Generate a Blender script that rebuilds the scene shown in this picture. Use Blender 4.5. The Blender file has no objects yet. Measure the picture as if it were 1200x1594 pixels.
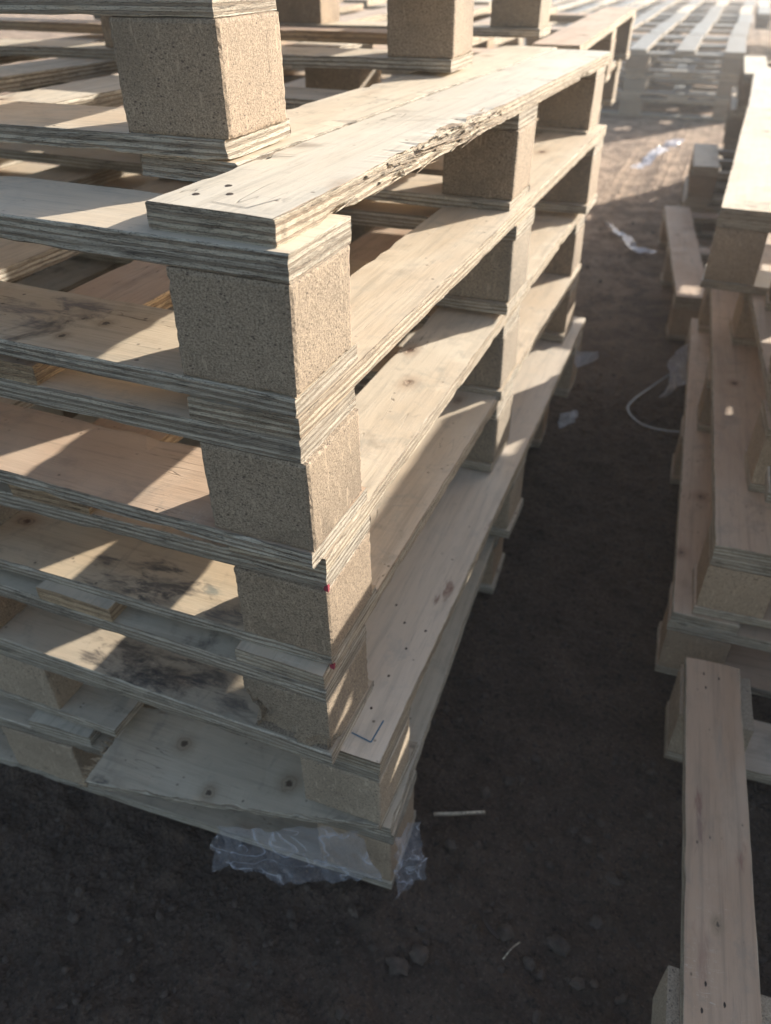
import bpy, bmesh, math, random
from mathutils import Vector, Matrix, noise
random.seed(7)
S = bpy.context.scene
# ---------------------------------------------------------------- camera
cd = bpy.data.cameras.new("camera"); cam = bpy.data.objects.new("camera", cd)
S.collection.objects.link(cam); S.camera = cam
R = Matrix(((0.92946318, -0.21472155, 0.29998808), (0.36888222, 0.55175336, -0.7479934), (-0.00490912, 0.8058926, 0.5920414)))
cam.matrix_world = Matrix.Translation((0.234387, -0.420918, 0.254636)) @ R.to_4x4()
cd.sensor_fit = 'VERTICAL'; cd.sensor_height = 24.0; cd.lens = 24.0 * 1196.25 / 1594.0
cd.clip_start = 0.01; cd.clip_end = 400
cd.dof.use_dof = True; cd.dof.focus_distance = 0.60; cd.dof.aperture_fstop = 4.6
S.render.resolution_x = 771; S.render.resolution_y = 1024
# ---------------------------------------------------------------- light
SUN_AZ = Vector((0.539, 0.842)); SUN_EL = math.radians(17)
w = bpy.data.worlds.new("World"); S.world = w; w.use_nodes = True
wt = w.node_tree; bg = wt.nodes["Background"]
sky = wt.nodes.new("ShaderNodeTexSky"); sky.sky_type = 'NISHITA'; sky.sun_disc = False
sky.sun_elevation = SUN_EL; sky.sun_rotation = math.atan2(SUN_AZ.x, SUN_AZ.y)
sky.dust_density = 2.0; sky.air_density = 1.0; sky.ozone_density = 1.0
tint = wt.nodes.new("ShaderNodeMix"); tint.data_type = 'RGBA'; tint.blend_type = 'MULTIPLY'; tint.inputs[0].default_value = 1
tint.inputs[7].default_value = (1.0, .955, .92, 1); wt.links.new(sky.outputs[0], tint.inputs[6]); wt.links.new(tint.outputs[2], bg.inputs[0]); bg.inputs[1].default_value = 0.108
sd = bpy.data.lights.new("sun", 'SUN'); sd.energy = 5.0; sd.angle = math.radians(0.5); sd.color = (1.0, 0.945, 0.85)
sun = bpy.data.objects.new("sun", sd); S.collection.objects.link(sun)
dirv = -Vector((SUN_AZ.x * math.cos(SUN_EL), SUN_AZ.y * math.cos(SUN_EL), math.sin(SUN_EL)))
sun.rotation_euler = dirv.to_track_quat('-Z', 'Y').to_euler()
S.view_settings.view_transform = 'Standard'; S.view_settings.look = 'None'
S.view_settings.exposure = 1.33; S.view_settings.gamma = 1.0
C = S.collection

# ---------------------------------------------------------------- materials
class NT:
    def __init__(s, name):
        s.m = bpy.data.materials.new(name); s.m.use_nodes = True; s.t = s.m.node_tree
        s.b = s.t.nodes["Principled BSDF"]
    def n(s, typ, **kw):
        x = s.t.nodes.new(typ)
        for k, v in kw.items():
            if k.startswith('i_'):
                x.inputs[k[2:].replace('_', ' ')].default_value = v
            else: setattr(x, k, v)
        return x
    def l(s, a, b): s.t.links.new(a, b)
    def math(s, op, a, b=None, c=None, clamp=False):
        x = s.t.nodes.new('ShaderNodeMath'); x.operation = op; x.use_clamp = clamp
        for i, v in enumerate((a, b, c)):
            if v is None: continue
            if isinstance(v, (int, float)): x.inputs[i].default_value = v
            else: s.l(v, x.inputs[i])
        return x.outputs[0]
    def mix(s, f, a, b, mode='MIX'):
        x = s.t.nodes.new('ShaderNodeMix'); x.data_type = 'RGBA'; x.blend_type = mode
        for i, v in ((0, f), (6, a), (7, b)):
            if isinstance(v, (int, float)): x.inputs[i].default_value = v
            elif isinstance(v, tuple): x.inputs[i].default_value = (*v, 1)
            else: s.l(v, x.inputs[i])
        return x.outputs[2]
    def sm(s, v, a, b, lo=0.0, hi=1.0):
        x = s.t.nodes.new('ShaderNodeMapRange'); x.interpolation_type = 'SMOOTHSTEP'
        s.l(v, x.inputs[0]); x.inputs[1].default_value = a; x.inputs[2].default_value = b
        x.inputs[3].default_value = lo; x.inputs[4].default_value = hi
        return x.outputs[0]
    def coord(s, scale, rnd=True, kind='Object'):
        tc = s.t.nodes.new('ShaderNodeTexCoord'); o = tc.outputs[kind]
        if rnd:
            oi = s.t.nodes.new('ShaderNodeObjectInfo')
            v = s.t.nodes.new('ShaderNodeVectorMath'); v.operation = 'SCALE'; v.inputs[0].default_value = (13.1, 7.7, 0)
            s.l(oi.outputs['Random'], v.inputs['Scale'])
            a = s.t.nodes.new('ShaderNodeVectorMath'); a.operation = 'ADD'; s.l(o, a.inputs[0]); s.l(v.outputs[0], a.inputs[1]); o = a.outputs[0]
        mp = s.t.nodes.new('ShaderNodeVectorMath'); mp.operation = 'MULTIPLY'; mp.inputs[1].default_value = scale
        s.l(o, mp.inputs[0]); return mp.outputs[0]
    def noise(s, vec, sc=1.0, det=3.0, rough=0.55, dist=0.0):
        x = s.t.nodes.new('ShaderNodeTexNoise'); x.inputs['Scale'].default_value = sc
        x.inputs['Detail'].default_value = det; x.inputs['Roughness'].default_value = rough; x.inputs['Distortion'].default_value = dist
        s.l(vec, x.inputs['Vector']); return x.outputs['Fac']
    def vor(s, vec, sc=1.0, out='Distance', rand=1.0):
        x = s.t.nodes.new('ShaderNodeTexVoronoi'); x.inputs['Scale'].default_value = sc; x.inputs['Randomness'].default_value = rand
        s.l(vec, x.inputs['Vector']); return x.outputs[out]
    def bump(s, h, strength, dist=0.001):
        x = s.t.nodes.new('ShaderNodeBump'); x.inputs['Strength'].default_value = strength; x.inputs['Distance'].default_value = dist
        s.l(h, x.inputs['Height']); s.l(x.outputs[0], s.b.inputs['Normal'])
    def rnd(s):
        return s.t.nodes.new('ShaderNodeObjectInfo').outputs['Random']
    def end(s, col, rough):
        if isinstance(col, tuple): s.b.inputs['Base Color'].default_value = (*col, 1)
        else: s.l(col, s.b.inputs['Base Color'])
        if isinstance(rough, float): s.b.inputs['Roughness'].default_value = rough
        else: s.l(rough, s.b.inputs['Roughness'])
        return s.m

def face_mat(name, base, warm, stain=0.0, knots=0.82, dirt=0.5, pts=(), smudge=()):
    k = NT(name)
    c1 = k.coord((5, 95, 5)); c2 = k.coord((2.2, 9, 2)); c3 = k.coord((1, 1, 1))
    g1 = k.noise(c1, 1.0, 4, .62, .4); g2 = k.noise(c2, 1.0, 3, .55, 1.2); g3 = k.noise(c3, 14, 5, .62, .3)
    col = k.mix(k.sm(g2, .35, .68), base, warm)
    r = k.rnd()
    col = k.mix(k.math('MULTIPLY', r, .55), col, tuple(x * y for x, y in zip(warm, (1.02, .86, .74))))
    col = k.mix(k.sm(g1, .46, .74, 0, .42), col, tuple(x * .5 for x in warm))
    fine = k.noise(k.coord((30, 520, 30)), 1, 2, .6)
    col = k.mix(k.sm(fine, .56, .8, 0, .38), col, tuple(x * .38 for x in warm))
    col = k.mix(k.sm(g3, .55, .8, 0, dirt), col, (.20, .16, .12))
    g5 = k.noise(c3, 5, 3, .6, .6)
    col = k.mix(k.sm(g5, .5, .75, 0, .30), col, tuple(min(1, x * 1.28) for x in base))
    w1 = k.noise(c3, 28, 6, .75, .5); w2 = k.noise(c3, 3.2, 4, .6)
    col = k.mix(k.math('MULTIPLY', k.sm(w1, .50, .66, 0, .55), k.sm(w2, .35, .6)), col, tuple(x * .60 for x in base))
    scr = k.noise(k.coord((70, 9, 1)), 1.0, 3, .6, 1.5)
    col = k.mix(k.math('MULTIPLY', k.sm(k.math('ABSOLUTE', k.math('SUBTRACT', scr, .5)), 0, .004, .5, 0), k.sm(w2, .5, .6)), col, (.75, .69, .58))
    # dark checks along the grain
    ck = k.noise(k.coord((3.5, 60, 2)), 1.0, 2, .5, .8)
    line = k.sm(k.math('ABSOLUTE', k.math('SUBTRACT', ck, .5)), 0.0, .007, 1, 0)
    ckm = k.sm(k.noise(c3, 9, 1), .55, .66)
    col = k.mix(k.math('MULTIPLY', k.math('MULTIPLY', line, ckm), .75), col, (.10, .065, .04))
    # knots
    kc = k.coord((11, 17, 0)); kd = k.vor(kc, 1.0)
    vc = k.t.nodes.new('ShaderNodeTexVoronoi'); vc.inputs['Scale'].default_value = 1.0; k.l(kc, vc.inputs['Vector'])
    sp = k.t.nodes.new('ShaderNodeSeparateColor'); k.l(vc.outputs['Color'], sp.inputs[0])
    on = k.math('GREATER_THAN', sp.outputs[0], knots)
    kdist = k.math('ADD', kd, k.math('MULTIPLY', k.math('SUBTRACT', k.noise(c3, 90, 3, .7), .5), .16))
    halo = k.sm(kdist, .05, .36, .6, 0)
    core = k.sm(kdist, .055, .10, 1, 0)
    ring = k.sm(k.math('ABSOLUTE', k.math('SUBTRACT', kdist, .115)), 0, .022, .45, 0)
    col = k.mix(k.math('MULTIPLY', halo, on), col, tuple(x * y for x, y in zip(warm, (.62, .48, .40))))
    col = k.mix(k.math('MULTIPLY', core, on), col, (.13, .07, .04))
    col = k.mix(k.math('MULTIPLY', ring, on), col, (.07, .04, .025))
    # knots at given places of one board (object space)
    if pts or smudge:
        co = k.coord((1, 1, 0), rnd=False); wobk = k.math('MULTIPLY', k.math('SUBTRACT', k.noise(c3, 130, 4, .7), .5), .011)
        for (px, py, pr_) in pts:
            dn = k.t.nodes.new('ShaderNodeVectorMath'); dn.operation = 'DISTANCE'; k.l(co, dn.inputs[0]); dn.inputs[1].default_value = (px, py, 0)
            dd = k.math('ADD', dn.outputs['Value'], wobk)
            col = k.mix(k.sm(dd, pr_ * .8, pr_ * 4.2, .55, 0), col, (.24, .17, .10))
            col = k.mix(k.sm(k.math('ABSOLUTE', k.math('SUBTRACT', dd, pr_ * 1.5)), 0, pr_ * .3, .35, 0), col, (.16, .11, .07))
            col = k.mix(k.sm(dd, pr_ * .5, pr_, .9, 0), col, (.06, .038, .025))
        co_s = k.coord((.5, 1, 0), rnd=False)
        smn = k.math('SUBTRACT', k.noise(k.coord((22, 60, 1), rnd=False), 1.0, 7, .74, .6), .5)
        smm = k.sm(k.noise(k.coord((30, 130, 1), rnd=False), 1.0, 4, .7), .34, .58, .35, 1)
        for (px, py, pr_, rgb) in smudge:
            dn = k.t.nodes.new('ShaderNodeVectorMath'); dn.operation = 'DISTANCE'; k.l(co_s, dn.inputs[0]); dn.inputs[1].default_value = (px * .5, py, 0)
            dd = k.math('ADD', dn.outputs['Value'], k.math('MULTIPLY', smn, pr_ * 4.2))
            col = k.mix(k.math('MULTIPLY', k.sm(dd, pr_ * .1, pr_ * .95, .80, 0), smm), col, rgb)
    # pin specks
    spk = k.vor(k.coord((60, 60, 0)), 1.0)
    col = k.mix(k.math('MULTIPLY', k.sm(spk, .07, .14, .8, 0), k.sm(g3, .5, .58)), col, (.10, .07, .05))
    if stain > 0:
        a = k.noise(k.coord((6, 8, 2)), 1.0, 6, .72, .8)
        col = k.mix(k.sm(a, .62 - .14 * stain, .78 - .12 * stain, 0, .9), col, (.035, .030, .030))
        b2 = k.noise(k.coord((9, 4, 2)), 1.6, 4, .6, 2.2)
        col = k.mix(k.sm(b2, .58, .70, 0, .5 * stain), col, (.09, .10, .10))
    hgt = k.math('ADD', k.math('MULTIPLY', g1, .6), k.math('ADD', k.math('MULTIPLY', fine, .5), k.math('MULTIPLY', k.math('MULTIPLY', core, on), -1.2)))
    hgt = k.math('SUBTRACT', hgt, k.math('MULTIPLY', k.math('MULTIPLY', line, ckm), .8))
    k.bump(hgt, .55, .0009)
    return k.end(col, k.sm(g3, .3, .8, .50, .80))

def edge_mat(name, light, dark, grey=0.4, layer=.0026):
    k = NT(name)
    c = k.coord((1, 1, 1), rnd=False)
    sx = k.t.nodes.new('ShaderNodeSeparateXYZ'); k.l(c, sx.inputs[0])
    wob = k.noise(k.coord((9, 9, 25)), 1.0, 2, .5); wob2 = k.noise(k.coord((70, 70, 260)), 1.0, 4, .7)
    ph = k.math('ADD', k.math('MULTIPLY', sx.outputs[2], 1 / (2 * layer)), k.math('MULTIPLY', k.math('SUBTRACT', wob, .5), .7))
    ph = k.math('ADD', ph, k.math('MULTIPLY', k.math('SUBTRACT', wob2, .5), .32))
    ph = k.math('ADD', ph, k.math('MULTIPLY', k.rnd(), 3.0))
    s1 = k.math('SINE', k.math('MULTIPLY', ph, 2 * math.pi))
    lay_id = k.noise(k.coord((2.5, 2.5, 210)), 1.0, 1, .5)
    strk = k.noise(k.coord((55, 55, 2100)), 1.0, 4, .7); strk2 = k.noise(k.coord((9, 9, 700)), 1.0, 3, .65)
    speck = k.noise(k.coord((420, 420, 1300)), 1.0, 3, .7)
    band = k.sm(s1, -.75, -.15)
    col = k.mix(band, dark, light)
    col = k.mix(k.sm(lay_id, .42, .62, 0, .6), col, tuple(x * .72 for x in dark))
    col = k.mix(k.sm(strk, .47, .66, 0, .75), col, tuple(x * .38 for x in dark))
    col = k.mix(k.sm(strk2, .52, .70, 0, .55), col, tuple(min(1, x * 1.22) for x in light))
    col = k.mix(k.sm(speck, .54, .68, 0, .75), col, tuple(x * .25 for x in dark))
    glue = k.sm(k.math('ABSOLUTE', k.math('ADD', s1, .35)), 0.0, .17, 1, 0)
    patch = k.noise(k.coord((34, 34, 120)), 1.0, 4, .65)
    gl = k.math('MULTIPLY', glue, k.sm(patch, .40, .54))
    col = k.mix(k.math('MULTIPLY', gl, .9), col, (.035, .024, .018))
    gr = k.noise(k.coord((6, 6, 60)), 1.0, 4, .65)
    col = k.mix(k.sm(gr, .42, .64, 0, grey), col, (.42, .365, .295))
    rot = k.noise(k.coord((15, 15, 150)), 1.0, 5, .72)
    col = k.mix(k.sm(rot, .62, .72, 0, .85), col, (.055, .040, .032))
    crack = k.noise(k.coord((26, 26, 900)), 1.0, 3, .6, .6)
    ckl = k.math('MULTIPLY', k.sm(k.math('ABSOLUTE', k.math('SUBTRACT', crack, .5)), 0, .018, 1, 0), k.sm(k.noise(k.coord((20, 20, 60)), 1.0, 2), .50, .58))
    col = k.mix(k.math('MULTIPLY', ckl, .9), col, (.03, .022, .017))
    gl = k.math('MAXIMUM', gl, ckl)
    h = k.math('ADD', k.math('MULTIPLY', band, .8), k.math('ADD', k.math('MULTIPLY', strk, 1.6), k.math('MULTIPLY', gl, -2.2)))
    h = k.math('SUBTRACT', k.math('ADD', h, k.math('MULTIPLY', speck, .8)), k.math('MULTIPLY', k.sm(rot, .62, .72), 1.2))
    k.bump(h, 1.0, .0011)
    return k.end(col, .85)

def particle_mat(name, base, dk):
    k = NT(name)
    c = k.coord((1, 1, 1)); cs = k.coord((1, 1, 1.9))
    v = k.t.nodes.new('ShaderNodeTexVoronoi'); v.inputs['Scale'].default_value = 1100; k.l(cs, v.inputs['Vector'])
    sp = k.t.nodes.new('ShaderNodeSeparateColor'); k.l(v.outputs['Color'], sp.inputs[0])
    n1 = k.noise(c, 560, 3, .7); n2 = k.noise(c, 9, 4, .6); n3 = k.noise(c, 90, 3, .6)
    col = k.mix(k.sm(sp.outputs[0], .1, .95), dk, base)
    col = k.mix(k.sm(n1, .50, .72, 0, .6), col, tuple(min(1, x * 1.4) for x in base))
    col = k.mix(k.sm(n1, .47, .33, 0, .85), col, tuple(x * .35 for x in dk))
    big = k.vor(k.coord((150, 150, 260)), 1.0)
    col = k.mix(k.math('MULTIPLY', k.sm(big, .12, .24, .9, 0), k.sm(n3, .47, .53)), col, (.07, .05, .04))
    col = k.mix(k.sm(n2, .42, .72, 0, .5), col, tuple(x * .62 for x in dk))
    flake = k.noise(k.coord((210, 210, 60)), 1.0, 2, .6, .5)
    col = k.mix(k.sm(flake, .60, .72, 0, .5), col, tuple(min(1, x * 1.35) for x in base))
    col = k.mix(k.sm(k.noise(c, 26, 5, .7), .60, .72, 0, .5), col, tuple(x * .55 for x in dk))
    crk = k.noise(k.coord((45, 45, 10)), 1.0, 3, .6, 1.0)
    ln = k.math('MULTIPLY', k.sm(k.math('ABSOLUTE', k.math('SUBTRACT', crk, .5)), 0, .006, 1, 0), k.sm(k.noise(c, 17, 1), .60, .66))
    col = k.mix(k.math('MULTIPLY', ln, .8), col, (.05, .035, .03))
    tint = k.mix(k.rnd(), (1.0, 1.0, 1.0), (1.0, .87, .76))
    col = k.mix(1.0, col, tint, 'MULTIPLY')
    h = k.math('ADD', k.math('ADD', sp.outputs[0], k.math('MULTIPLY', n1, 1.3)), k.math('MULTIPLY', ln, -2.0))
    k.bump(h, .55, .0004)
    return k.end(col, .85)

FACE = {
    'std': face_mat('plywood_face', (.64, .575, .465), (.57, .485, .37), stain=.12, dirt=.7),
    'pale': face_mat('plywood_face_pale', (.58, .545, .47), (.56, .51, .42), stain=.05, dirt=.75, knots=.9),
    'pink': face_mat('plywood_face_pinkish', (.56, .45, .345), (.48, .355, .255), knots=.86),
    'dull_grey': face_mat('plywood_face_dull_grey', (.25, .26, .265), (.21, .215, .21), dirt=.3, knots=.95),  # darker blue-grey face for the far slats
    'mould': face_mat('plywood_face_mouldy', (.54, .47, .36), (.47, .38, .27), stain=.8, knots=.80),
    'spot': face_mat('plywood_face_spotted', (.55, .49, .39), (.48, .41, .31), stain=.35, knots=.74),
}
EDGE = {
    'std': edge_mat('plywood_edge', (.66, .56, .42), (.38, .28, .19), .25),
    'grey': edge_mat('plywood_edge_weathered', (.68, .60, .48), (.34, .265, .19), .30, .0026),
    'fresh': edge_mat('plywood_edge_fresh', (.64, .46, .28), (.44, .29, .17), .05, .0036),
}
PB = particle_mat('particleboard', (.325, .272, .205), (.195, .158, .118))
PB2 = particle_mat('particleboard_smooth', (.42, .34, .25), (.30, .235, .17))

def simple(name, col, rough, metal=0.0):
    k = NT(name); k.b.inputs['Metallic'].default_value = metal
    c = k.coord((1, 1, 1)); n = k.noise(c, 60, 3)
    return k.end(k.mix(n, tuple(x * .7 for x in col), tuple(x * 1.2 for x in col)), rough)
M_HOLE = simple('nail_rust_dark', (.05, .035, .028), .7, .4)
M_BLUE = simple('blue_ink', (.06, .14, .22), .7)
M_DARKINK = simple('dark_ink', (.10, .10, .11), .7)
M_RED = simple('red_paint', (.26, .03, .05), .7)
M_STRAP = simple('strap_plastic', (.22, .225, .235), .45)

def soil_mat():
    k = NT('soil')
    c = k.coord((1, 1, 1), rnd=False)
    n0 = k.noise(c, 1.2, 4, .6); n1 = k.noise(c, 14, 6, .65); n2 = k.noise(c, 120, 5, .7); n3 = k.noise(c, 520, 2, .6)
    col = k.mix(k.sm(n1, .3, .7), (.062, .040, .027), (.112, .073, .050))
    col = k.mix(k.sm(n2, .5, .72, 0, .6), col, (.15, .108, .080))
    col = k.mix(k.sm(n3, .62, .8, 0, .5), col, (.20, .155, .12))
    # soil turns lighter and tan further down the aisle
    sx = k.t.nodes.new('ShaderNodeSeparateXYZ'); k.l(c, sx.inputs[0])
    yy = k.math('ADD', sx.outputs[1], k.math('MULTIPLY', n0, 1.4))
    far_soil = k.mix(k.sm(k.noise(k.coord((1, 1, 1), rnd=False), 7.5, 6, .72, .5), .38, .62), (.20, .125, .08), (.50, .35, .24))
    col = k.mix(k.sm(yy, 1.8, 4.6), col, far_soil)
    cr = k.vor(k.coord((1, 1, .2), rnd=False), 42); cr2 = k.vor(k.coord((1, 1, .2), rnd=False), 150)
    col = k.mix(k.sm(cr2, .10, .42, .75, 0), col, k.mix(k.sm(n1, .4, .6), (.11, .074, .052), (.165, .115, .082)))
    col = k.mix(k.sm(n2, .34, .46, .8, 0), col, (.022, .015, .012))
    col = k.mix(k.sm(yy, 1.8, 4.6), col, far_soil)
    k.bump(k.math('ADD', k.math('MULTIPLY', n1, 1.2), k.math('ADD', n2, k.math('ADD', k.math('MULTIPLY', n3, .35), k.math('ADD', k.math('MULTIPLY', cr, -1.2), k.math('MULTIPLY', cr2, -.8))))), 1.0, .011)
    return k.end(col, .93)
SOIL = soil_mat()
def clod_mat():
    k = NT('clod_soil'); c = k.coord((1, 1, 1))
    n1 = k.noise(c, 60, 5, .7)
    col = k.mix(k.sm(n1, .3, .7), (.048, .034, .026), (.105, .076, .058))
    col = k.mix(k.math('MULTIPLY', k.rnd(), .3), col, (.13, .10, .08))
    k.bump(k.math('ADD', n1, k.noise(k.coord((1, 1, 1)), 260, 3, .7)), .9, .003); return k.end(col, .93)
CLOD = clod_mat()
def film_mat(name='clear_film', DENS=.05):
    k = NT(name); k.b.inputs['Base Color'].default_value = (.80, .80, .88, 1)  # lilac of the highlights is put into the film colour
    k.b.inputs['Roughness'].default_value = .07; k.b.inputs['Specular IOR Level'].default_value = 1.0
    fold = k.noise(k.coord((9, 30, 20)), 1.0, 2, .5, 1.2); fine = k.noise(k.coord((1, 1, 1)), 55, 3, .5, 1.5)
    k.bump(k.math('ADD', fold, k.math('MULTIPLY', fine, .15)), .9, .006)
    tr = k.t.nodes.new('ShaderNodeBsdfTransparent'); tr.inputs[0].default_value = (.93, .94, .96, 1)
    lw = k.t.nodes.new('ShaderNodeLayerWeight'); lw.inputs[0].default_value = .35
    mx = k.t.nodes.new('ShaderNodeMixShader')
    ridge = k.sm(k.math('ABSOLUTE', k.math('SUBTRACT', fold, .5)), 0, .035, .22, 0)
    fac = k.math('ADD', k.math('ADD', k.math('MULTIPLY', lw.outputs['Facing'], .30), ridge), DENS, clamp=True)
    k.l(fac, mx.inputs[0]); k.l(tr.outputs[0], mx.inputs[1]); k.l(k.b.outputs[0], mx.inputs[2])
    k.l(mx.outputs[0], k.t.nodes['Material Output'].inputs['Surface'])
    return k.m
FILM = film_mat(); FILM_W = film_mat('whitish_film', .42)

# ---------------------------------------------------------------- mesh helpers
def link(name, me, parent=None, mats=()):
    o = bpy.data.objects.new(name, me); C.objects.link(o)
    for m in mats: me.materials.append(m)
    if parent: o.parent = parent
    return o
def tag(o, label=None, cat=None, group=None, kind=None):
    if label: o['label'] = label
    if cat: o['category'] = cat
    if group: o['group'] = group
    if kind: o['kind'] = kind
    return o

def board_mesh(L, W, T, seed=0, seg=.02, wear=.0012, bow=.0, torn=None, cut=None):
    """plywood board, long axis X, centred; faces slot 0, edges slot 1. torn=(x0,x1,depth,side)"""
    rnd = random.Random(seed); c = min(.0011, T * .1)
    nL = max(6, int(L / seg)); hw, hz = W / 2, T / 2
    # ring: bottom-left, side mids, ... counter-clockwise seen from +X
    ny = 4
    ring = []
    for i in range(ny + 1): ring.append((-hw + c + (W - 2 * c) * i / ny, -hz, 0))
    for i in range(4): ring.append((hw, -hz + c + (T - 2 * c) * i / 3, 1))
    for i in range(ny + 1): ring.append((hw - c - (W - 2 * c) * i / ny, hz, 0))
    for i in range(4): ring.append((-hw, hz - c - (T - 2 * c) * i / 3, 1))
    N = len(ring); vs = []; fs = []; mi = []
    off = rnd.random() * 50
    for a in range(nL + 1):
        x = -L / 2 + L * a / nL
        lowf = noise.noise(Vector((x * 3, off, 0))) * .0012
        zb = bow * (1 - (2 * x / L) ** 2) + noise.noise(Vector((x * 2.2, off + 9, 0))) * .0012
        for j, (y, z, s) in enumerate(ring):
            yy, zz, xx = y, z, x
            edgeish = abs(abs(y) - hw) < c * 1.5
            if edgeish:
                q = noise.noise(Vector((x * 55, y * 40 + off, z * 300))) + .6 * noise.noise(Vector((x * 160, off, z * 700)))
                yy -= math.copysign(abs(q) * wear, y)
                if abs(abs(z) - hz) < c * 1.5:
                    p = noise.noise(Vector((x * 38, off + y * 30, z * 60)))
                    if p > .28: yy -= math.copysign((p - .28) * wear * 4.5, y); zz -= math.copysign((p - .28) * wear * 2.2, z)
            if torn and s == 1 or (torn and edgeish):
                for (x0, x1, dep, sg) in torn:
                    if x0 < x < x1 and math.copysign(1, y) == sg:
                        t = math.sin(math.pi * (x - x0) / (x1 - x0)) ** .6
                        lay = .15 + .85 * min(1.3, abs(noise.noise(Vector((x * 15, z * 420, off)))) * 2.4) + .25 * abs(noise.noise(Vector((x * 90, z * 420, off))))
                        top = max(0.0, (z + hz) / T)
                        yy -= sg * dep * t * lay * (.35 + .65 * top)
                        zz -= .0010 * t * top * abs(noise.noise(Vector((x * 60, 3, off)))) * 3
            if a == 0 or a == nL:
                xx += rnd.uniform(-1, 1) * wear * .7
            vs.append((xx, yy + lowf, zz + zb))
    for a in range(nL):
        for j in range(N):
            j2 = (j + 1) % N
            fs.append((a * N + j, a * N + j2, (a + 1) * N + j2, (a + 1) * N + j))
            mi.append(1 if (ring[j][2] == 1 or ring[j2][2] == 1) else 0)
    fs.append(tuple(range(N - 1, -1, -1))); mi.append(1)
    fs.append(tuple(nL * N + j for j in range(N))); mi.append(1)
    if torn:
        for (x0, x1, dep, sg) in torn:
            for i in range(int((x1 - x0) * dep * 26000)):
                x = rnd.uniform(x0, x1); l = rnd.uniform(.012, .085); z = rnd.uniform(-hz, hz * .9)
                y = sg * (hw - rnd.uniform(0, dep * .9)); th = rnd.uniform(.0003, .0009); wd = rnd.uniform(.0004, .0016)
                dy = sg * rnd.uniform(-.10, .14) * l; dz = rnd.uniform(-.10, .07) * l; sx = rnd.choice((-1, 1))
                b = len(vs)
                vs += [(x, y - wd, z - th), (x, y + wd, z - th), (x, y + wd, z + th), (x, y - wd, z + th),
                       (x + sx * l, y + dy, z + dz), (x + sx * l * .85, y + dy + wd * .5, z + dz)]
                fs += [(b, b + 1, b + 2, b + 3), (b, b + 4, b + 5, b + 1), (b + 1, b + 5, b + 2), (b + 2, b + 5, b + 4, b + 3), (b + 3, b + 4, b)]
                mi += [1] * 5
    me = bpy.data.meshes.new('board'); me.from_pydata(vs, [], fs)
    me.polygons.foreach_set('material_index', mi); me.update()
    bm = bmesh.new(); bm.from_mesh(me); bmesh.ops.recalc_face_normals(bm, faces=bm.faces); bm.to_mesh(me); bm.free()
    return me

def block_mesh(X, Y, Z, seed=0, n=14, rough=.0003, chips=()):
    rnd = random.Random(seed); off = rnd.random() * 60
    bm = bmesh.new(); bmesh.ops.create_cube(bm, size=1)
    bmesh.ops.subdivide_edges(bm, edges=bm.edges[:], cuts=n, use_grid_fill=True)
    h = Vector((X / 2, Y / 2, Z / 2))
    for v in bm.verts:
        u = v.co * 2
        p = Vector((u.x * h.x, u.y * h.y, u.z * h.z))
        near = sum(1 for q in u if abs(q) > .999)
        nn = noise.noise_vector(p * 210 + Vector((off, 0, 0))) * rough
        if near >= 2:
            nn = nn * 1.5 - Vector([math.copysign(  .0006 + .0012 * abs(noise.noise(p * 330 + Vector((off, 5, 0)))), q) if abs(q) > .999 else 0 for q in u])
        else:
            nn = Vector([nn[i] * .5 if abs(u[i]) > .999 else 0 for i in range(3)])
        for (cx, cy, cz, r, dep) in chips:
            d = (p - Vector((cx * h.x, cy * h.y, cz * h.z))).length + noise.noise(p * 60 + Vector((off, 0, 7))) * .012
            if d < r: nn -= Vector((math.copysign(1, cx) if abs(u.x) > .999 and abs(cx) > .5 else 0, math.copysign(1, cy) if abs(u.y) > .999 else 0, 0)) * dep * (1 - d / r) ** .35
        v.co = p + nn
    me = bpy.data.meshes.new('block'); bm.to_mesh(me); bm.free(); return me

# shared meshes for the ordinary pallets
LY, WX = 1.2165, 1.016
TD, TS, TB = .018, .0195, .0150
deckM = [board_mesh(LY, .097, TD, 100 + i, wear=.0011) for i in range(4)]
cornM = [board_mesh(WX, .096, TS, 200 + i, wear=.0013) for i in range(4)]
baseM = [board_mesh(WX, .108, TB, 300 + i, wear=.0014) for i in range(4)]
blkM = {}
def blk(kind, z, hero):
    key = (kind, round(z, 4), hero)
    if key not in blkM:
        X = .095 if kind[0] == 'c' else .118
        blkM[key] = block_mesh(X, .0955, z, hash(key) % 999 if False else int(z * 9999) + (7 if kind[0] == 'c' else 3), 22 if hero else 5)
    return blkM[key]
def matset(me, fa, ed):
    key = (me.name, fa, ed)
    if key not in matset.c:
        m2 = me.copy(); m2.materials.append(FACE[fa]); m2.materials.append(EDGE[ed]); matset.c[key] = m2
    return matset.c[key]
matset.c = {}
pbc = {}
def pbset(me, m):
    key = (me.name, m.name)
    if key not in pbc:
        m2 = me.copy(); m2.materials.append(m); pbc[key] = m2
    return pbc[key]

def put(name, me, parent, loc, rz=0.0, rx=0.0, ry=0.0, label=None):
    o = bpy.data.objects.new(name, me); C.objects.link(o); o.parent = parent
    o.location = loc; o.rotation_euler = (rx, ry, rz)
    if label: o['label'] = label
    return o

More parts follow.
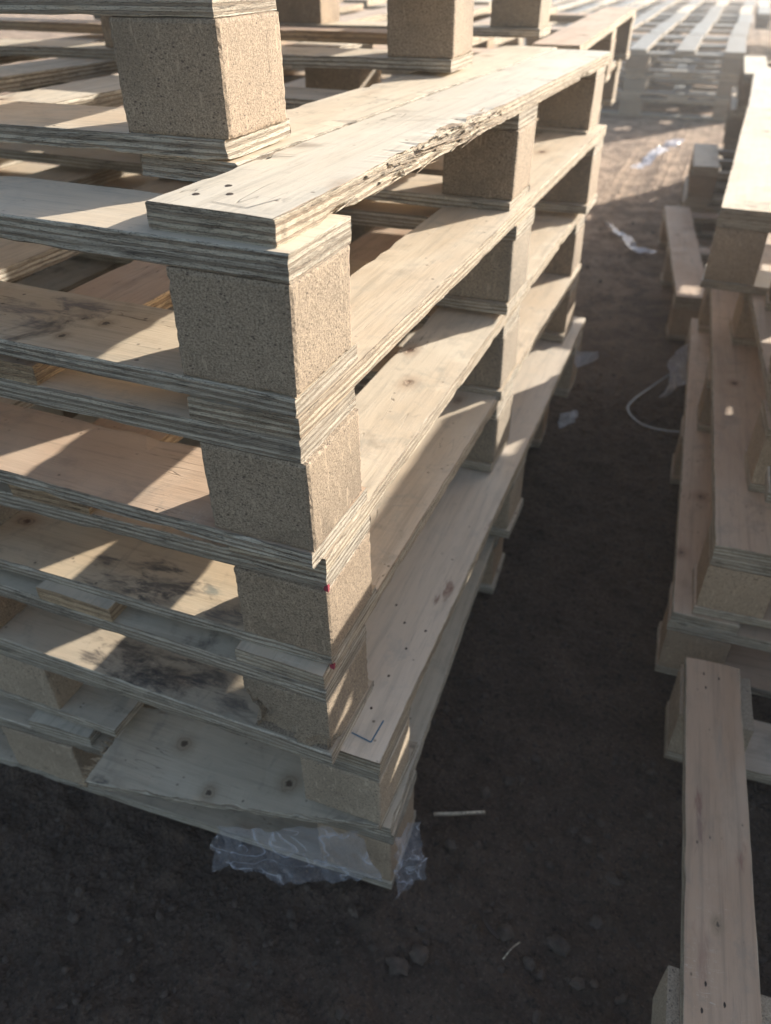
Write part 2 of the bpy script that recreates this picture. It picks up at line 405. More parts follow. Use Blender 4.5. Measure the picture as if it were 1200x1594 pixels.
DX = [0, -.247, -.460, -.674, -.919]
def pallet(x, y, z, yaw, label, group, h=.080, tx=0.0, ty=0.0, seed=0, face='std', edge='std', pb=None, hero=False, dx=None,
           skip=(), tilt=(0, 0), LYs=1.0):
    """x,y,z: near right bottom corner; local x runs negative (leftwards)."""
    rn = random.Random(seed * 31 + 5)
    e = bpy.data.objects.new('pallet', None); C.objects.link(e); e.empty_display_size = .05
    e.location = (x, y, z); e.rotation_euler = (ty, -tx, yaw)
    tag(e, label, 'pallet', group)
    pb = pb or PB
    z1, z2, z3 = TB, TB + h, TB + h + TS
    ys = (.0478, .629, 1.1688); xs = (-.0475, -.508, -.9685)
    for i, yy in enumerate(ys):
        if ('base', i) not in skip:
            put('bottom_board', matset(rn.choice(baseM), face, edge), e, (-WX / 2 + rn.uniform(-.003, .003), yy + (.006, 0, -.006)[i], TB / 2), rn.uniform(-.003, .003) + (math.pi if rn.random() < .5 else 0))
        for j, xx in enumerate(xs):
            if ('blk', i, j) in skip: continue
            b = pbset(blk('c' if j != 1 else 'm', h, hero and i < 2), pb)
            put('block', b, e, (xx + rn.uniform(-.002, .002), yy + rn.uniform(-.001, .002), z1 + h / 2), rn.choice((0, math.pi)) + rn.uniform(-.012, .012))
        if ('str', i) not in skip:
            put('stringer_board', matset(rn.choice(cornM), face, edge), e, (-WX / 2 + rn.uniform(-.002, .002), yy, z2 + TS / 2), rn.uniform(-.002, .002) + (math.pi if rn.random() < .5 else 0))
    for i, xx in enumerate(dx or DX):
        if ('deck', i) in skip: continue
        o = put('deck_board', matset(rn.choice(deckM), face if rn.random() < .8 else 'std', edge), e, (xx - .0485, LY / 2 + rn.uniform(-.002, .002), z3 + TD / 2), math.pi / 2 + rn.uniform(-.003, .003))
    return e

def to_local(o, p):
    m = (o.parent.matrix_basis @ o.matrix_basis) if o.parent else o.matrix_basis
    return m.inverted() @ Vector(p)
def surf(parent, x, y):
    best = min((v.co for v in parent.data.vertices if v.co.z > .004), key=lambda c_: abs(c_.x - x) * 3 + abs(c_.y - y))
    return best.z
def nail(parent, x, y, z, r=.0028, rz=0):
    z = surf(parent, x, y) - .0003
    bm = bmesh.new(); bmesh.ops.create_circle(bm, cap_ends=True, segments=14, radius=r)
    r2 = bmesh.ops.extrude_face_region(bm, geom=bm.faces[:]); vv = [v for v in r2['geom'] if isinstance(v, bmesh.types.BMVert)]
    for v in vv: v.co.z += .0005; v.co.x *= .8; v.co.y *= .8
    for v in bm.verts: v.co.x *= 1.25 + .2 * math.sin(v.co.y * 900)
    me = bpy.data.meshes.new('nail'); bm.to_mesh(me); bm.free()
    o = link('nail', me, parent, [M_HOLE]); o.location = (x, y, z); o.rotation_euler = (0, 0, rz); return o
def ink(parent, name, pts, wd, mat, z):
    vs, fs = [], []
    for (a, b) in zip(pts, pts[1:]):
        a = Vector((*a, surf(parent, *a) + .0004)); b = Vector((*b, surf(parent, *b) + .0004)); d = (b - a).normalized(); n = Vector((-d.y, d.x, 0)) * wd / 2
        k = len(vs); vs += [a - n, b - n, b + n, a + n]; fs.append((k, k + 1, k + 2, k + 3))
    me = bpy.data.meshes.new(name); me.from_pydata([tuple(v) for v in vs], [], fs)
    return link(name, me, parent, [mat])

# ---------------------------------------------------------------- ground
GZ = -.700
def graded(lo, hi, a, b, fine, far_n):
    out = []
    for i in range(far_n, 0, -1): out.append(a - (a - lo) * (i / far_n) ** 3)
    n = int((b - a) / fine)
    out += [a + (b - a) * i / n for i in range(n + 1)]
    for i in range(1, far_n + 1): out.append(b + (hi - b) * (i / far_n) ** 3)
    return out
def ground_z(x, y):
    p = Vector((x, y, 0))
    z = noise.fractal(p * 3.1, 1.0, 2.0, 3) * .006
    far = max(0, min(1, (abs(x) + abs(y)) / 12))
    z += noise.noise(p * .35) * .05 * far
    d = noise.fractal(p * 17, .9, 2.1, 4)
    z += d * .0052 + max(0, noise.noise(p * 34 + Vector((4, 4, 0))) - .2) * .018
    if abs(x) < 1 and y < 3:
        q = p * 75; z += max(0, noise.noise(q) - .12) * .0065 + noise.noise(p * 140) * .0010
        cr = abs(noise.noise(p * 9 + Vector((7, 1, 0)))); z -= max(0, .035 - cr) * .10
    return GZ + z - .005
gx = graded(-70, 70, -.70, .60, .0055, 34); gy = graded(-6, 130, -.40, 1.5, .0058, 44)
vs = [(x, y, ground_z(x, y)) for y in gy for x in gx]; nx = len(gx)
fs = [(j * nx + i, j * nx + i + 1, (j + 1) * nx + i + 1, (j + 1) * nx + i) for j in range(len(gy) - 1) for i in range(nx - 1)]
me = bpy.data.meshes.new('ground'); me.from_pydata(vs, [], fs); me.polygons.foreach_set('use_smooth', [True] * len(fs))
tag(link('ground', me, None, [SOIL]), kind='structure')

def clod_bm(bm, loc, r, seed, sub=2):
    rn = random.Random(seed); m = Matrix.Translation(loc) @ Matrix.Rotation(rn.uniform(0, 6), 4, 'Z') @ Matrix.Rotation(rn.uniform(-.5, .5), 4, 'X')
    sc = Vector((r * rn.uniform(.8, 1.35), r * rn.uniform(.7, 1.1), r * rn.uniform(.5, .85)))
    g = bmesh.ops.create_icosphere(bm, subdivisions=sub, radius=1)
    o = Vector((rn.random() * 90, 0, 0))
    for v in g['verts']:
        p = v.co.copy(); k = 1 + .45 * noise.noise(p * 1.3 + o) + .28 * noise.noise(p * 3.5 + o) + .12 * noise.noise(p * 8 + o)
        v.co = m @ Vector((p.x * sc.x * k, p.y * sc.y * k, p.z * sc.z * k))
bm = bmesh.new(); rn = random.Random(4)
for i in range(7500):
    if i < 6600: x = rn.uniform(-.7, .62); y = rn.uniform(-.40, 1.1)
    else: x = rn.uniform(-.3, .45); y = rn.uniform(.8, 3.6)
    if noise.noise(Vector((x * 5, y * 5, 2))) < -.12 and rn.random() < .8: continue
    r = .0010 + .0058 * rn.random() ** 4.0
    clod_bm(bm, Vector((x, y, ground_z(x, y) + r * .25)), r, i, 1)
me = bpy.data.meshes.new('gravel'); bm.to_mesh(me); bm.free(); me.polygons.foreach_set('use_smooth', [True] * len(me.polygons))
tag(link('gravel', me, None, [CLOD]), 'small dark crumbs of soil and gravel strewn over the shaded ground', 'gravel', kind='stuff')
CL = [(.093, -.038, .013, 'larger of the two touching dirt clods in front of the near stack corner'),
      (.112, -.018, .012, 'rounder of the two touching dirt clods in front of the near stack corner'),
      (.262, .055, .016, None), (.20, .045, .013, None), (.235, .022, .011, None), (.125, .22, .013, None), (.15, .25, .011, None),
      (.105, .125, .013, None), (.30, .10, .010, None), (.255, -.03, .009, None), (.29, .02, .011, None), (.31, .16, .012, None),
      (.02, .0, .010, None), (-.30, -.13, .010, None), (.18, .30, .010, None), (.20, .16, .009, None), (.27, .20, .010, None), (.33, -.02, .009, None)]
for i, (x, y, r, lb) in enumerate(CL):
    r *= .9 if i in (0, 1) else .68
    bm = bmesh.new(); clod_bm(bm, Vector((0, 0, r * .22)), r, 50 + i, 3)
    me = bpy.data.meshes.new('dirt_clod'); bm.to_mesh(me); bm.free(); me.polygons.foreach_set('use_smooth', [True] * len(me.polygons))
    o = link('dirt_clod', me, None, [CLOD]); o.location = (x, y, ground_z(x, y))
    tag(o, lb or 'dark brown dirt clod lying loose on the shaded ground of the aisle', 'dirt clod', 'dirt clods on the ground')

# ---------------------------------------------------------------- near left stack
ZB = {0: .1386 - .0183, 1: -.0143, 2: -.1367 - .0153, 3: -.2748 - .0151, 4: -.406 - .0151, 5: -.5392 - .0151, 6: -.6804 - .0150}
G1 = 'pallets of the near left stack'
def fixcol(e, spec):
    """spec: child name + order -> (face, edge)"""
    cnt = {}
    for ch in list(e.children):
        n = ch.name.split('.')[0]; i = cnt.get(n, 0); cnt[n] = i + 1
        if (n, i) in spec:
            fa, ed = spec[(n, i)]
            me = ch.data.copy(); me.materials[0] = FACE[fa]; me.materials[1] = EDGE[ed]; ch.data = me

def P(i, x, y, yaw, tx, ty, h, label, **kw):
    # x,y,z are given at the block bottom; drop by TB
    return pallet(x, y, ZB[i], yaw, label, G1, h=h, tx=tx, ty=ty, seed=i + 1, hero=True, **kw)
p0 = P(0, -.1157, .1338, .0058, .0057, -.0033, .0796, 'topmost pallet of the near left stack, set back and cut off by the photo top', edge='grey')
p1 = P(1, 0, 0, -.0107, -.0063, -.0111, .0813, 'second pallet from the top of the near left stack, edge board torn and splintered', edge='grey', skip=(('deck', 0), ('deck', 1)))
p2 = P(2, .002, .0005, -.0257, .0158, -.0006, .0838, 'third pallet from the top of the near left stack, under the tall scuffed particleboard block', edge='grey')
p3 = P(3, .0058, .0181, -.0079, .0188, -.0063, .0813, 'fourth pallet from the top of the near left stack, black mould on its boards', face='mould', edge='grey')
p4 = P(4, .0025, .0065, -.0154, .0065, .0062, .0789, 'fifth pallet from the top of the near left stack, corner block chipped at the bottom', face='mould', edge='grey', pb=PB, skip=(('blk', 0, 0),))
p5 = P(5, .0456, .0259, .0004, .0065, .0043, .0800, 'second lowest pallet of the near left stack, with the wide pale deck board sticking out', face='spot', edge='grey', pb=PB2, skip=(('base', 0), ('deck', 0)))
p6 = P(6, .0560, .0400, .0520, .0150, 0.0, .0860, 'lowest pallet of the near left stack, corner wrapped in torn clear film on the dirt', face='spot', edge='grey', pb=PB2, dx=[0, -.19, -.41, -.67, -.919], skip=(('deck', 1),))
fixcol(p0, {('bottom_board', 0): ('std', 'grey'), ('bottom_board', 1): ('std', 'grey')})
fixcol(p1, {('bottom_board', 0): ('mould', 'grey'), ('stringer_board', 0): ('std', 'grey')})
fixcol(p2, {('deck_board', 0): ('std', 'std'), ('bottom_board', 0): ('pink', 'grey'), ('deck_board', 1): ('pink', 'fresh')})
fixcol(p3, {('deck_board', 0): ('std', 'std'), ('bottom_board', 0): ('mould', 'grey'), ('deck_board', 1): ('pink', 'fresh')})
fixcol(p4, {('deck_board', 0): ('std', 'std'), ('deck_board', 1): ('std', 'fresh')})

# second pallet: torn edge deck board, short inner board
zt = TB + .0813 + TS
tornm = board_mesh(1.152, .100, .0185, 900, seg=.006, wear=.0016, torn=[(-.45, -.08, .012, -1)])
tornm.materials.append(FACE['pale']); tornm.materials.append(EDGE['std'])
tb = put('deck_board', tornm, p1, (-.047, .585, zt + .0098), math.pi / 2 - .0245 + .0, label='edge deck board with a torn splintered side and three nail holes')
tb.rotation_euler = (0, 0, math.pi / 2 - .0245)
for p in ((-.088, .041), (-.080, .070), (-.067, .050)):
    v = to_local(tb, (*p, .12)); nail(tb, v.x, v.y, 0, .0031, .4)
ink(tb, 'pencil_mark', [tuple(to_local(tb, (*p, .12)).xy) for p in ((-.067, .027), (-.038, .023), (-.029, .052))], .0008, M_DARKINK, 0)
bm2 = board_mesh(1.06, .096, .0180, 901, seg=.012, wear=.0016); bm2.materials.append(FACE['std']); bm2.materials.append(EDGE['grey'])
o = put('deck_board', bm2, p1, (-.1485, .135 + .53, zt + .0098), math.pi / 2 - .0245, label='inner deck board with its near end cut short')

# fifth pallet: chipped corner block
cb = block_mesh(.095, .0955, .0789, 77, 26, .0004, chips=[(-.55, -1, -.75, .034, .012), (.9, -1, -.95, .02, .008), (-1, -1, -.2, .024, .007)])
cb.materials.append(PB)
put('block', cb, p4, (-.0475, .0478, TB + .0789 / 2), 0, label='corner block chipped along its lower edge')
# red paint dabs on the corners of the fourth and fifth pallet
for pp, zz in ((p4, .0), (p3, .0)):
    pass

# second lowest pallet: wide pale deck board and snapped bottom board
wm = board_mesh(1.245, .118, .0185, 910, seg=.012, wear=.0012); wm.materials.append(FACE['pale']); wm.materials.append(EDGE['std'])
o = put('deck_board', wm, p5, (-.058, .6225, TB + .08 + TS + .0093), math.pi / 2 + .004, label='wide pale deck board with a blue ink bracket')
ink(o, 'ink_mark', [tuple(to_local(o, (*p, -.421)).xy) for p in ((.005, .050), (.029, .046), (.031, .077))], .0018, M_BLUE, 0)
for p in ((.013, .138), (.012, .088), (-.021, .251), (.0, .225), (.029, .221), (.017, .185)):
    v = to_local(o, (*p, -.421)); nail(o, v.x, v.y, 0, .0018)
m2 = o.data; ws = [(to_local(o, (x, y, -.421)), q) for x, y, q in ((.028, .293, .012), (.030, .313, .008), (.024, .278, .007), (.05, .45, .01))]
m2.materials[0] = face_mat('plywood_face_wide_board', (.64, .60, .52), (.58, .52, .43), dirt=.25, knots=2, smudge=[(v.x, v.y, q, (.20, .10, .07)) for v, q in ws])
lm = board_mesh(.655, .108, TB, 911, wear=.0022); lm.materials.append(FACE['spot']); lm.materials.append(EDGE['grey'])
put('bottom_board', lm, p5, (-WX + .3275, .054, TB / 2), 0, label='left remnant of the snapped bottom board')
PANEL_KNOTS = [(-.236, .055, .0060), (-.170, .008, .0050), (-.081, .048, .0062)]
PL, PW = .385, .120
rm = board_mesh(PL, PW, .0130, 912, seg=.006, wear=.0022)
LF, LB, RF, RB = Vector((-.328, -.030, -.576)), Vector((-.330, .086, -.5625)), Vector((.043, .028, -.5425)), Vector((.046, .150, -.5405))
org = Vector((.0456, .0259, ZB[5]))
for v in rm.vertices:
    u = (v.co.x + PL / 2) / PL; t = (v.co.y + PW / 2) / PW; q = v.co.copy()
    if q.x < -PL / 2 + .05:
        f = 1 - (q.x + PL / 2) / .05
        u += f * (.045 * noise.noise(Vector((q.y * 55, q.z * 260, 3))) + .05 * noise.noise(Vector((q.y * 18, 5, 3))))
    base = LF.lerp(RF, u).lerp(LB.lerp(RB, u), t)
    nrm = (RF - LF).cross(LB - LF).normalized()
    sag = -.006 * math.sin(math.pi * u) * (1 - t)
    v.co = base - org + nrm * (q.z - .0065) + Vector((0, 0, sag))
kn = [(x - org.x, y - org.y, q) for (x, y, q) in PANEL_KNOTS]
rm.materials.append(face_mat('plywood_face_knotty', (.50, .45, .36), (.44, .38, .29), stain=.45, knots=2, pts=kn)); rm.materials.append(EDGE['grey'])
o = put('bottom_board', rm, p5, (0, 0, 0), label='snapped bottom board drooping at its broken end, round knots on top')
# splinters at the broken end
sv, sf = [], []; rn = random.Random(12)
for i in range(150):
    t = rn.random(); p = LF.lerp(LB, t) - org + Vector((rn.uniform(0, .008), 0, rn.uniform(-.013, -.001)))
    l = rn.uniform(.004, .022); th = rn.uniform(.0004, .0010); wd = rn.uniform(.0005, .0022); b = len(sv)
    sv += [tuple(p + Vector((0, -wd, -th))), tuple(p + Vector((0, wd, -th))), tuple(p + Vector((0, wd, th))), tuple(p + Vector((0, -wd, th))),
           tuple(p + Vector((-l, rn.uniform(-.3, .3) * l, rn.uniform(-.35, .2) * l)))]
    sf += [(b, b + 1, b + 4), (b + 1, b + 2, b + 4), (b + 2, b + 3, b + 4), (b + 3, b, b + 4)]
sme = bpy.data.meshes.new('splinters'); sme.from_pydata(sv, [], sf); link('splinters', sme, o, [EDGE['fresh']])

# ---------------------------------------------------------------- stack close behind the near left stack
G2 = 'pallets of the stack behind the near left stack'
names = ['top', 'second', 'third', 'fourth', 'fifth', 'sixth']
PH = TB + .080 + TS + TD
for k in range(6):
    z = GZ + .004 + (5 - k) * PH
    pallet(-.055 + (.0, -.03, -.06, -.07, -.07, -.07)[k], 1.335 + (.0, .02, .01, -.01, .0, .01)[k], z, (.035, .03, .04, .03, .03, .03)[k],
           names[k] + ' pallet down in the sunlit stack right behind the near left stack', G2, seed=30 + k, face='pink' if k == 0 else 'std')
for k in range(6):
    z = GZ + .004 + (5 - k) * PH
    if k > 2: continue
    pallet(-.62 + (.0, -.02, .01)[k], 2.72, z, (.02, 0, .01)[k],
           names[k] + ' pallet down in the blurred third stack along the left of the aisle', 'pallets of the third stack on the left', seed=40 + k)
# loose splintered board lying on the second pallet, below the topmost one
lb = board_mesh(1.05, .07, .017, 950, seg=.01, wear=.002, torn=None)
for v in lb.vertices:
    if v.co.x < -.50: v.co.x += .05 * noise.noise(Vector((v.co.y * 70, v.co.z * 300, 8)))
lb.materials.append(FACE['pink']); lb.materials.append(EDGE['fresh'])
o = link('loose_board', lb, None); o.location = (-.72, 1.02, .1215 + .010); o.rotation_euler = (0, -.002, -.05)
tag(o, 'loose orange plank with a splintered left end lying under the topmost pallet', 'board')

# ---------------------------------------------------------------- right side
G3 = 'pallets of the right stack'
def RP(xl, yn, z, yaw, label, group, **kw):
    """xl, yn: near LEFT corner of the pallet"""
    x = xl + WX * math.cos(yaw); y = yn + WX * math.sin(yaw)
    return pallet(x, y, z, yaw, label, group, **kw)
g = GZ + .004
def upturned(xl, yn, z, yaw, label, group, seed, bw=.072, h=.080):
    """pallet lying upside down: three skids on top, blocks, cross boards and deck underneath"""
    rn = random.Random(seed); e = bpy.data.objects.new('pallet', None); C.objects.link(e)
    e.location = (xl, yn, z); e.rotation_euler = (0, 0, yaw); tag(e, label, 'pallet', group)
    z1 = TD; z2 = TD + TS; z3 = z2 + h
    for xx in DX[1:]: put('deck_board', matset(rn.choice(deckM), 'pink', 'std'), e, (-xx + .0485, LY / 2, TD / 2), math.pi / 2)
    for yy in (.0478, .629, 1.1688): put('stringer_board', matset(rn.choice(cornM), 'pink', 'std'), e, (WX / 2, yy, z1 + TS / 2))
    for j, xx in enumerate((.0475, .508, .9685)):
        for yy in (.0478, .629, 1.1688):
            mid = j == 0 and yy == .629; put('block', pbset(blk('c' if j != 1 and not mid else 'm', h, False), PB2), e, (xx + (.004 if mid else 0), .740 if mid else yy, z2 + h / 2), rn.uniform(-.02, .02))
        o = put('skid_board', matset(baseM[j], 'pink', 'std'), e, (xx - (.007, 0, 0)[j], LY / 2, z3 + TB / 2), math.pi / 2); o.scale = (LY / WX, bw / .108, 1)
    return e
pr1 = upturned(.424, -.770, g, .066, 'low upturned pallet at the lower right, long shaded board with a ringed knot on top', 'low pallets on the ground', 61)
pa1 = RP(.322, .532, g, .045, 'lowest pallet of the right stack, standing on the dirt', G3, seed=62, face='pink', pb=PB2)
pa2 = RP(.352, .540, g + PH, .055, 'second pallet from the ground in the right stack, broad shaded board beside the aisle', G3, seed=63, face='pink', pb=PB2)
pc1 = RP(.394, .700, g + 2 * PH, .073, 'third pallet from the ground in the right stack, set back behind the broad board', G3, seed=64, face='pink', pb=PB2)
pb_ = RP(.262, 1.215, g + 3 * PH, -.026, 'pallet with a bright sunlit deck, its thick block jutting over the aisle', G3, h=.102, seed=66, face='pale', pb=PB2)
for k in range(2):
    e = RP(.385 + .012 * k, .465 + .005 * k, g + (3 + k) * PH, 0, ('lower', 'upper')[k] + ' of the two pallets at the right edge, in front of the bright sunlit deck', 'pallets at the right edge', seed=67 + k); e.scale = (1, .60, 1)
pr4 = RP(.214, 1.90, g, .125, 'low shaded pallet on the ground behind the right stack, sun spots on its edge board', 'low pallets on the ground', seed=70, face='pink', pb=PB2)
pr4.scale = (1, .82, 1)
for k in range(3):
    e = RP(.30 + (.0, .015, -.004)[k], 2.47, g + (k + 1) * PH, -.01, ('lowest', 'middle', 'top')[k] + ' of the three pallets piled on the low pallet behind the jutting block', 'pallets piled on the low pallet', seed=72 + k, face='pale' if k == 2 else 'std')
    if k == 0: e.scale = (1, .5, 1)
for k in range(2):
    e = RP(.15 + .01 * k, 2.98, g + k * PH, .05, ('lower', 'upper')[k] + ' of two far pallets with sunlit board ends beside the lit soil', 'pair of far pallets by the lit soil', seed=80 + k); e.scale = (1, .36, 1)
for k in range(4):
    e = RP(.25 + .02 * (k % 2), 3.45, g + k * PH, .02, ('lowest', 'second', 'third', 'top')[k] + ' pallet of the tall stack behind the two far pallets by the lit soil', 'tall far stack on the right', seed=84 + k); e.scale = (1, .54, 1)
# big slatted pallets across the end of the aisle
G5 = 'slatted pallets across the end of the aisle'
for r, (y0, n) in enumerate(((5.72, 3), (6.97, 3), (8.22, 3), (9.47, 3), (10.72, 3))):
    for c in range(3):
        for k in range(n):
            if r > 0 and k < 2: continue
            if c == 2 and r < 3: continue
            xr = .275 + (c - 1) * 1.36
            lab = '%s slatted pallet, %s stack of the %s row across the end of the aisle' % (('lowest', 'middle', 'top')[k], ('left', 'centre', 'right')[c], ('front', 'second', 'third', 'fourth', 'rear')[r])
            e = pallet(xr + random.uniform(-.01, .01), y0 + random.uniform(-.01, .01), g + k * PH, random.uniform(-.008, .008), lab, G5, seed=100 + r * 9 + c * 3 + k,
                   face='dull_grey', dx=[0, -.235, -.47, -.70, -.919])
            e.scale = (1.3, 1, 1)
# ---------------------------------------------------------------- film, straps, sticks
def film(name, corners, nu, nv, amp, seed, label, sc=14, mat=None):
    a, b, c, d = [Vector(p) for p in corners]; off = Vector((seed * 3.1, seed, 0)); vs = []; fs = []
    nrm = (b - a).cross(d - a).normalized()
    for j in range(nv + 1):
        for i in range(nu + 1):
            u, v = i / nu, j / nv
            p = a.lerp(b, u).lerp(d.lerp(c, u), v)
            q = p * sc + off
            r = 1 - abs(noise.noise(q)) * 2; r2 = 1 - abs(noise.noise(q * 2.3 + Vector((5, 1, 2)))) * 2; r3 = noise.noise(q * 6)
            disp = (r * .6 + r2 * .4 + r3 * .18 - .5) * amp
            jit = Vector((noise.noise(q * .8 + Vector((9, 0, 0))), noise.noise(q * .8 + Vector((0, 9, 0))), noise.noise(q * .8 + Vector((0, 0, 9))))) * amp * .8
            if j == nv or i == 0 or i == nu: jit += Vector((noise.noise(q * 3), noise.noise(q * 3.3), noise.noise(q * 2.7 + off) * 1.2)) * amp * .35
            vs.append(tuple(p + nrm * disp + jit))
    for j in range(nv):
        for i in range(nu): k = j * (nu + 1) + i; fs.append((k, k + 1, k + nu + 2, k + nu + 1))
    me = bpy.data.meshes.new(name); me.from_pydata(vs, [], fs); me.polygons.foreach_set('use_smooth', [True] * len(fs))
    o = link(name, me, None, [mat or (FILM if seed < 3 else FILM_W)]); m = o.modifiers.new('smooth', 'SUBSURF'); m.levels = m.render_levels = 1
    return tag(o, label, 'plastic film', 'torn film on the pallets')
film('plastic_film', [(-.150, -.018, -.600), (.020, .018, -.568), (.052, .022, -.645), (-.168, -.022, -.682)], 110, 50, .016, 1,
     'crumpled clear film torn and hanging over the front of the lowest near left pallet')
film('plastic_film', [(.058, .030, -.560), (.082, .072, -.575), (.088, .060, -.685), (.060, .030, -.690)], 30, 50, .012, 2,
     'clear plastic film flap wrapped round the right corner of the lowest pallet', 24)
film('plastic_film', [(.045, 1.16, -.445), (.095, 1.20, -.455), (.088, 1.215, -.480), (.050, 1.17, -.490)], 24, 16, .012, 3,
     'upper of two glinting film scraps sticking out of the near left stack')
film('plastic_film', [(.050, 1.01, -.520), (.082, 1.04, -.525), (.078, 1.05, -.560), (.052, 1.02, -.565)], 24, 16, .010, 5,
     'lower of two glinting film scraps sticking out of the near left stack')
film('plastic_film', [(-.14, 2.95, -.665), (.03, 2.60, -.665), (.09, 2.66, -.690), (-.10, 3.0, -.690)], 50, 14, .022, 6,
     'long whitish film strip lying across the shaded aisle floor towards the low pallet', 9)
film('plastic_film', [(-.02, 4.9, -.68), (.05, 4.9, -.68), (-.12, 4.1, -.69), (-.18, 4.1, -.69)], 14, 40, .03, 8,
     'trail of whitish film on the sunlit soil further down the aisle', 5)
def ribbon(name, pts, wd, th, mat, label, cat, up=None):
    # smooth strip through the points
    P_ = [Vector(p) for p in pts]; out = []
    for i in range(len(P_) - 1):
        p0_, p1_, p2_, p3_ = P_[max(i - 1, 0)], P_[i], P_[i + 1], P_[min(i + 2, len(P_) - 1)]
        for s in range(10):
            t = s / 10; out.append(.5 * ((2 * p1_) + (-p0_ + p2_) * t + (2 * p0_ - 5 * p1_ + 4 * p2_ - p3_) * t * t + (-p0_ + 3 * p1_ - 3 * p2_ + p3_) * t ** 3))
    out.append(P_[-1]); vs = []; fs = []
    for i, p in enumerate(out):
        d = (out[min(i + 1, len(out) - 1)] - out[max(i - 1, 0)]).normalized(); s = d.cross(Vector(up or (0, 0, 1)))
        s = s.normalized() * wd / 2; u = s.cross(d).normalized() * th / 2
        vs += [tuple(p - s - u), tuple(p + s - u), tuple(p + s + u), tuple(p - s + u)]
        if i:
            b = 4 * (i - 1)
            for k in range(4): fs.append((b + k, b + (k + 1) % 4, b + 4 + (k + 1) % 4, b + 4 + k))
    fs.append((3, 2, 1, 0)); b = 4 * (len(out) - 1); fs.append((b, b + 1, b + 2, b + 3))
    me = bpy.data.meshes.new(name); me.from_pydata(vs, [], fs)
    return tag(link(name, me, None, [mat]), label, cat)
ribbon('plastic_strap', [(.30, 1.66, -.60), (.262, 1.62, -.655), (.21, 1.56, -.690), (.172, 1.46, -.690), (.166, 1.40, -.690), (.20, 1.345, -.690), (.25, 1.32, -.686), (.31, 1.30, -.67)], .0048, .0010, M_STRAP,
       'pale plastic strap looped out on the ground from the right stack', 'strap')
film('plastic_film', [(.245, 1.60, -.60), (.30, 1.70, -.58), (.30, 1.62, -.68), (.23, 1.50, -.69)], 24, 24, .02, 9,
     'crumpled piece of clear film bunched where the loose strap leaves the right stack')
ribbon('wood_sliver', [(.071, .155, -.690), (.10, .165, -.687), (.135, .183, -.690)], .004, .003, EDGE['std'], 'pale splinter of wood lying on the ground right of the film-wrapped corner', 'wood splinter')
ribbon('grass_straw', [(.205, .01, -.692), (.212, .022, -.684), (.219, .035, -.690)], .0016, .0012, EDGE['std'], 'thin pale straw on the dark dirt between the two low corners', 'straw')
ribbon('twig', [(.165, .055, -.692), (.178, .038, -.688), (.195, .030, -.691)], .004, .003, M_HOLE, 'short dark twig lying on the ground in the middle of the aisle', 'twig')
# nails and bracket on the low pallet's edge board (near left one)
edgeb = [c for c in pr1.children if c.name.startswith('skid_board')][0]
edgeb['label'] = 'long edge board with nail holes and a ringed knot'
kl = [to_local(edgeb, (.407, .066, -.56))]
sm_ = [(to_local(edgeb, (x, y, -.56)), r_, c_) for (x, y, r_, c_) in ((.378, .206, .010, (.22, .10, .07)), (.383, .171, .014, (.24, .15, .11)), (.428, .149, .011, (.26, .13, .09)), (.395, .03, .016, (.33, .20, .14)), (.40, .30, .02, (.34, .26, .19)))]
me_ = edgeb.data.copy(); me_.materials[0] = face_mat('plywood_face_long_board', (.50, .39, .29), (.43, .31, .215), knots=2, pts=[(kl[0].x, kl[0].y, .0034)],
    smudge=[(v.x, v.y, r_, c_) for v, r_, c_ in sm_]); edgeb.data = me_
for p in ((.399, .002), (.417, -.011), (.397, -.024), (.374, .42), (.394, .418), (.378, .395)):
    v = to_local(edgeb, (*p, -.56)); nail(edgeb, v.x, v.y, 0, .0021)
v = to_local(edgeb, (.365, .428, -.56))
def stain_board(pp, i, z, name, pts, base, warm):
    bd = [c for c in pp.children if c.name.startswith('bottom_board')][i]
    m_ = bd.data.copy(); L3 = [(to_local(bd, (x, y, z)), q, c_) for x, y, q, c_ in pts]
    m_.materials[0] = face_mat(name, base, warm, stain=.55, knots=.9, smudge=[(v.x, v.y, q, c_) for v, q, c_ in L3]); bd.data = m_
K_ = (.055, .048, .048)
stain_board(p3, 0, -.275, 'plywood_face_black_mould', [(-.205, .05, .028, K_), (-.235, .07, .024, K_), (-.25, .035, .022, (.09, .075, .065)), (-.285, .06, .012, K_), (-.19, .03, .016, K_), (-.12, .03, .018, (.08, .075, .075)), (-.15, .06, .007, (.20, .21, .18))], (.56, .47, .34), (.50, .39, .26))
stain_board(p4, 0, -.406, 'plywood_face_damp_mould', [(-.27, .055, .030, K_), (-.22, .04, .028, K_), (-.245, .02, .02, (.08, .075, .075)), (-.175, .055, .022, (.08, .072, .070)), (-.31, .03, .014, K_), (-.13, .03, .016, (.10, .09, .085))], (.54, .48, .38), (.47, .40, .30))
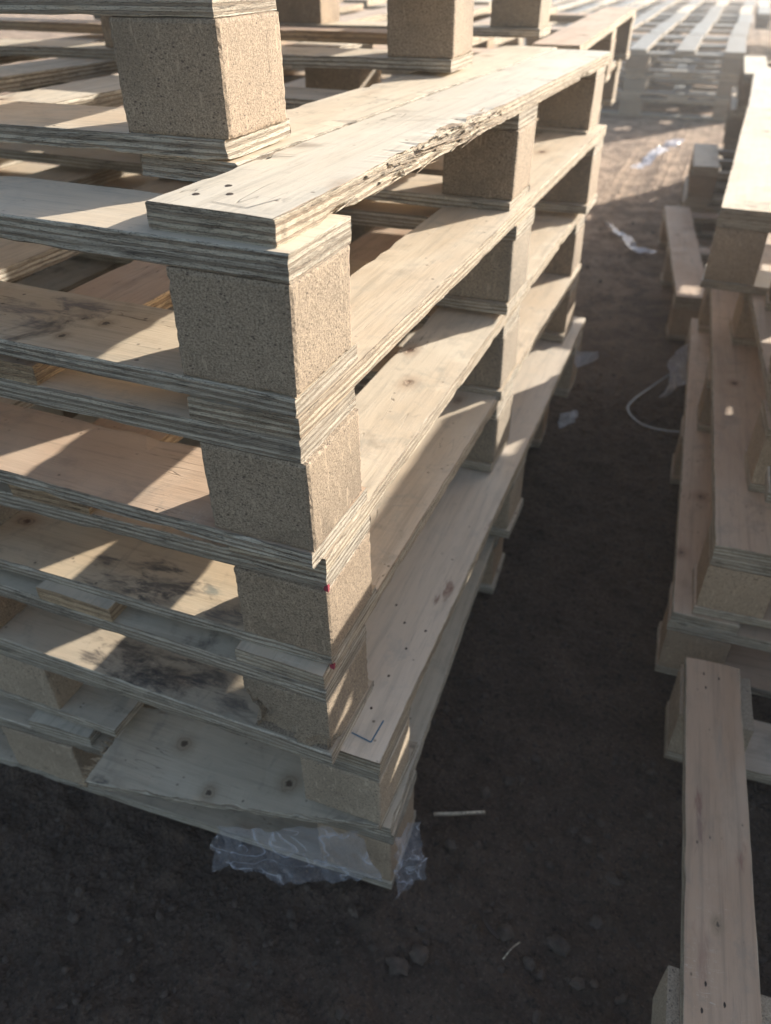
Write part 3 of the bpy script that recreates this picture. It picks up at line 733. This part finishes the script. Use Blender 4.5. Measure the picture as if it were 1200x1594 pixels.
def paint_mark(pp, x, y, z, w_, h_):
    vs_ = [(x + .0012, y - .0012, z), (x - w_, y - .0012, z + .001), (x - w_ * .8, y - .0012, z + h_ * .6), (x + .0012, y - .0012, z + h_), (x + .0012, y + w_ * .8, z + h_ * .8), (x + .0012, y + w_ * .6, z + .0015)]
    vs_ += [(a_ - .0008, b_ + .0008, c_) for a_, b_, c_ in vs_]
    me = bpy.data.meshes.new('paint_mark'); me.from_pydata(vs_, [], [(0, 3, 2, 1), (0, 5, 4, 3), (6, 7, 8, 9), (6, 9, 10, 11)]); link('paint_mark', me, pp, [M_RED])
paint_mark(p3, 0, 0, TB + .0813 + .0008, .003, .008)
paint_mark(p3, 0, -.0015, .003, .003, .007)
# black stains and two small knots on the front bottom board of the second pallet
bb = [c for c in p1.children if c.name.startswith('bottom_board')][0]
def L(x, y, z=0): v = to_local(bb, (x, y, z)); return v.x, v.y
me_ = bb.data.copy()
me_.materials[0] = face_mat('plywood_face_blackened', (.55, .48, .37), (.49, .40, .29), stain=.35, knots=2, pts=[(*L(-.211, .062), .0036), (*L(-.227, .027), .0030)],
    smudge=[(*L(-.254, .086), .020, (.10, .09, .10)), (*L(-.30, .060), .022, (.12, .11, .12)), (*L(-.265, .040), .016, (.13, .12, .12)), (*L(-.33, .03), .022, (.11, .10, .11)), (*L(-.24, .070), .010, (.14, .12, .11))])
bb.data = me_
# ---------------------------------------------------------------- thin scattering volume, added to imitate lens glare
bm = bmesh.new(); bmesh.ops.create_cube(bm, size=1)
lo = Vector((-75, -7, GZ - 1.2)); hi = Vector((75, 134, 1.4))
for v in bm.verts: v.co = Vector([lo[i] + (v.co[i] + .5) * (hi[i] - lo[i]) for i in range(3)])
me = bpy.data.meshes.new('glare_veil'); bm.to_mesh(me); bm.free()
hm = bpy.data.materials.new('glare_veil_air'); hm.use_nodes = True; t_ = hm.node_tree; t_.nodes.remove(t_.nodes['Principled BSDF'])
pv = t_.nodes.new('ShaderNodeVolumePrincipled'); pv.inputs['Color'].default_value = (.88, .91, .96, 1); pv.inputs['Density'].default_value = .0085; pv.inputs['Anisotropy'].default_value = .35
t_.links.new(pv.outputs[0], t_.nodes['Material Output'].inputs['Volume'])
tag(link('glare_veil', me, None, [hm]), kind='stuff')
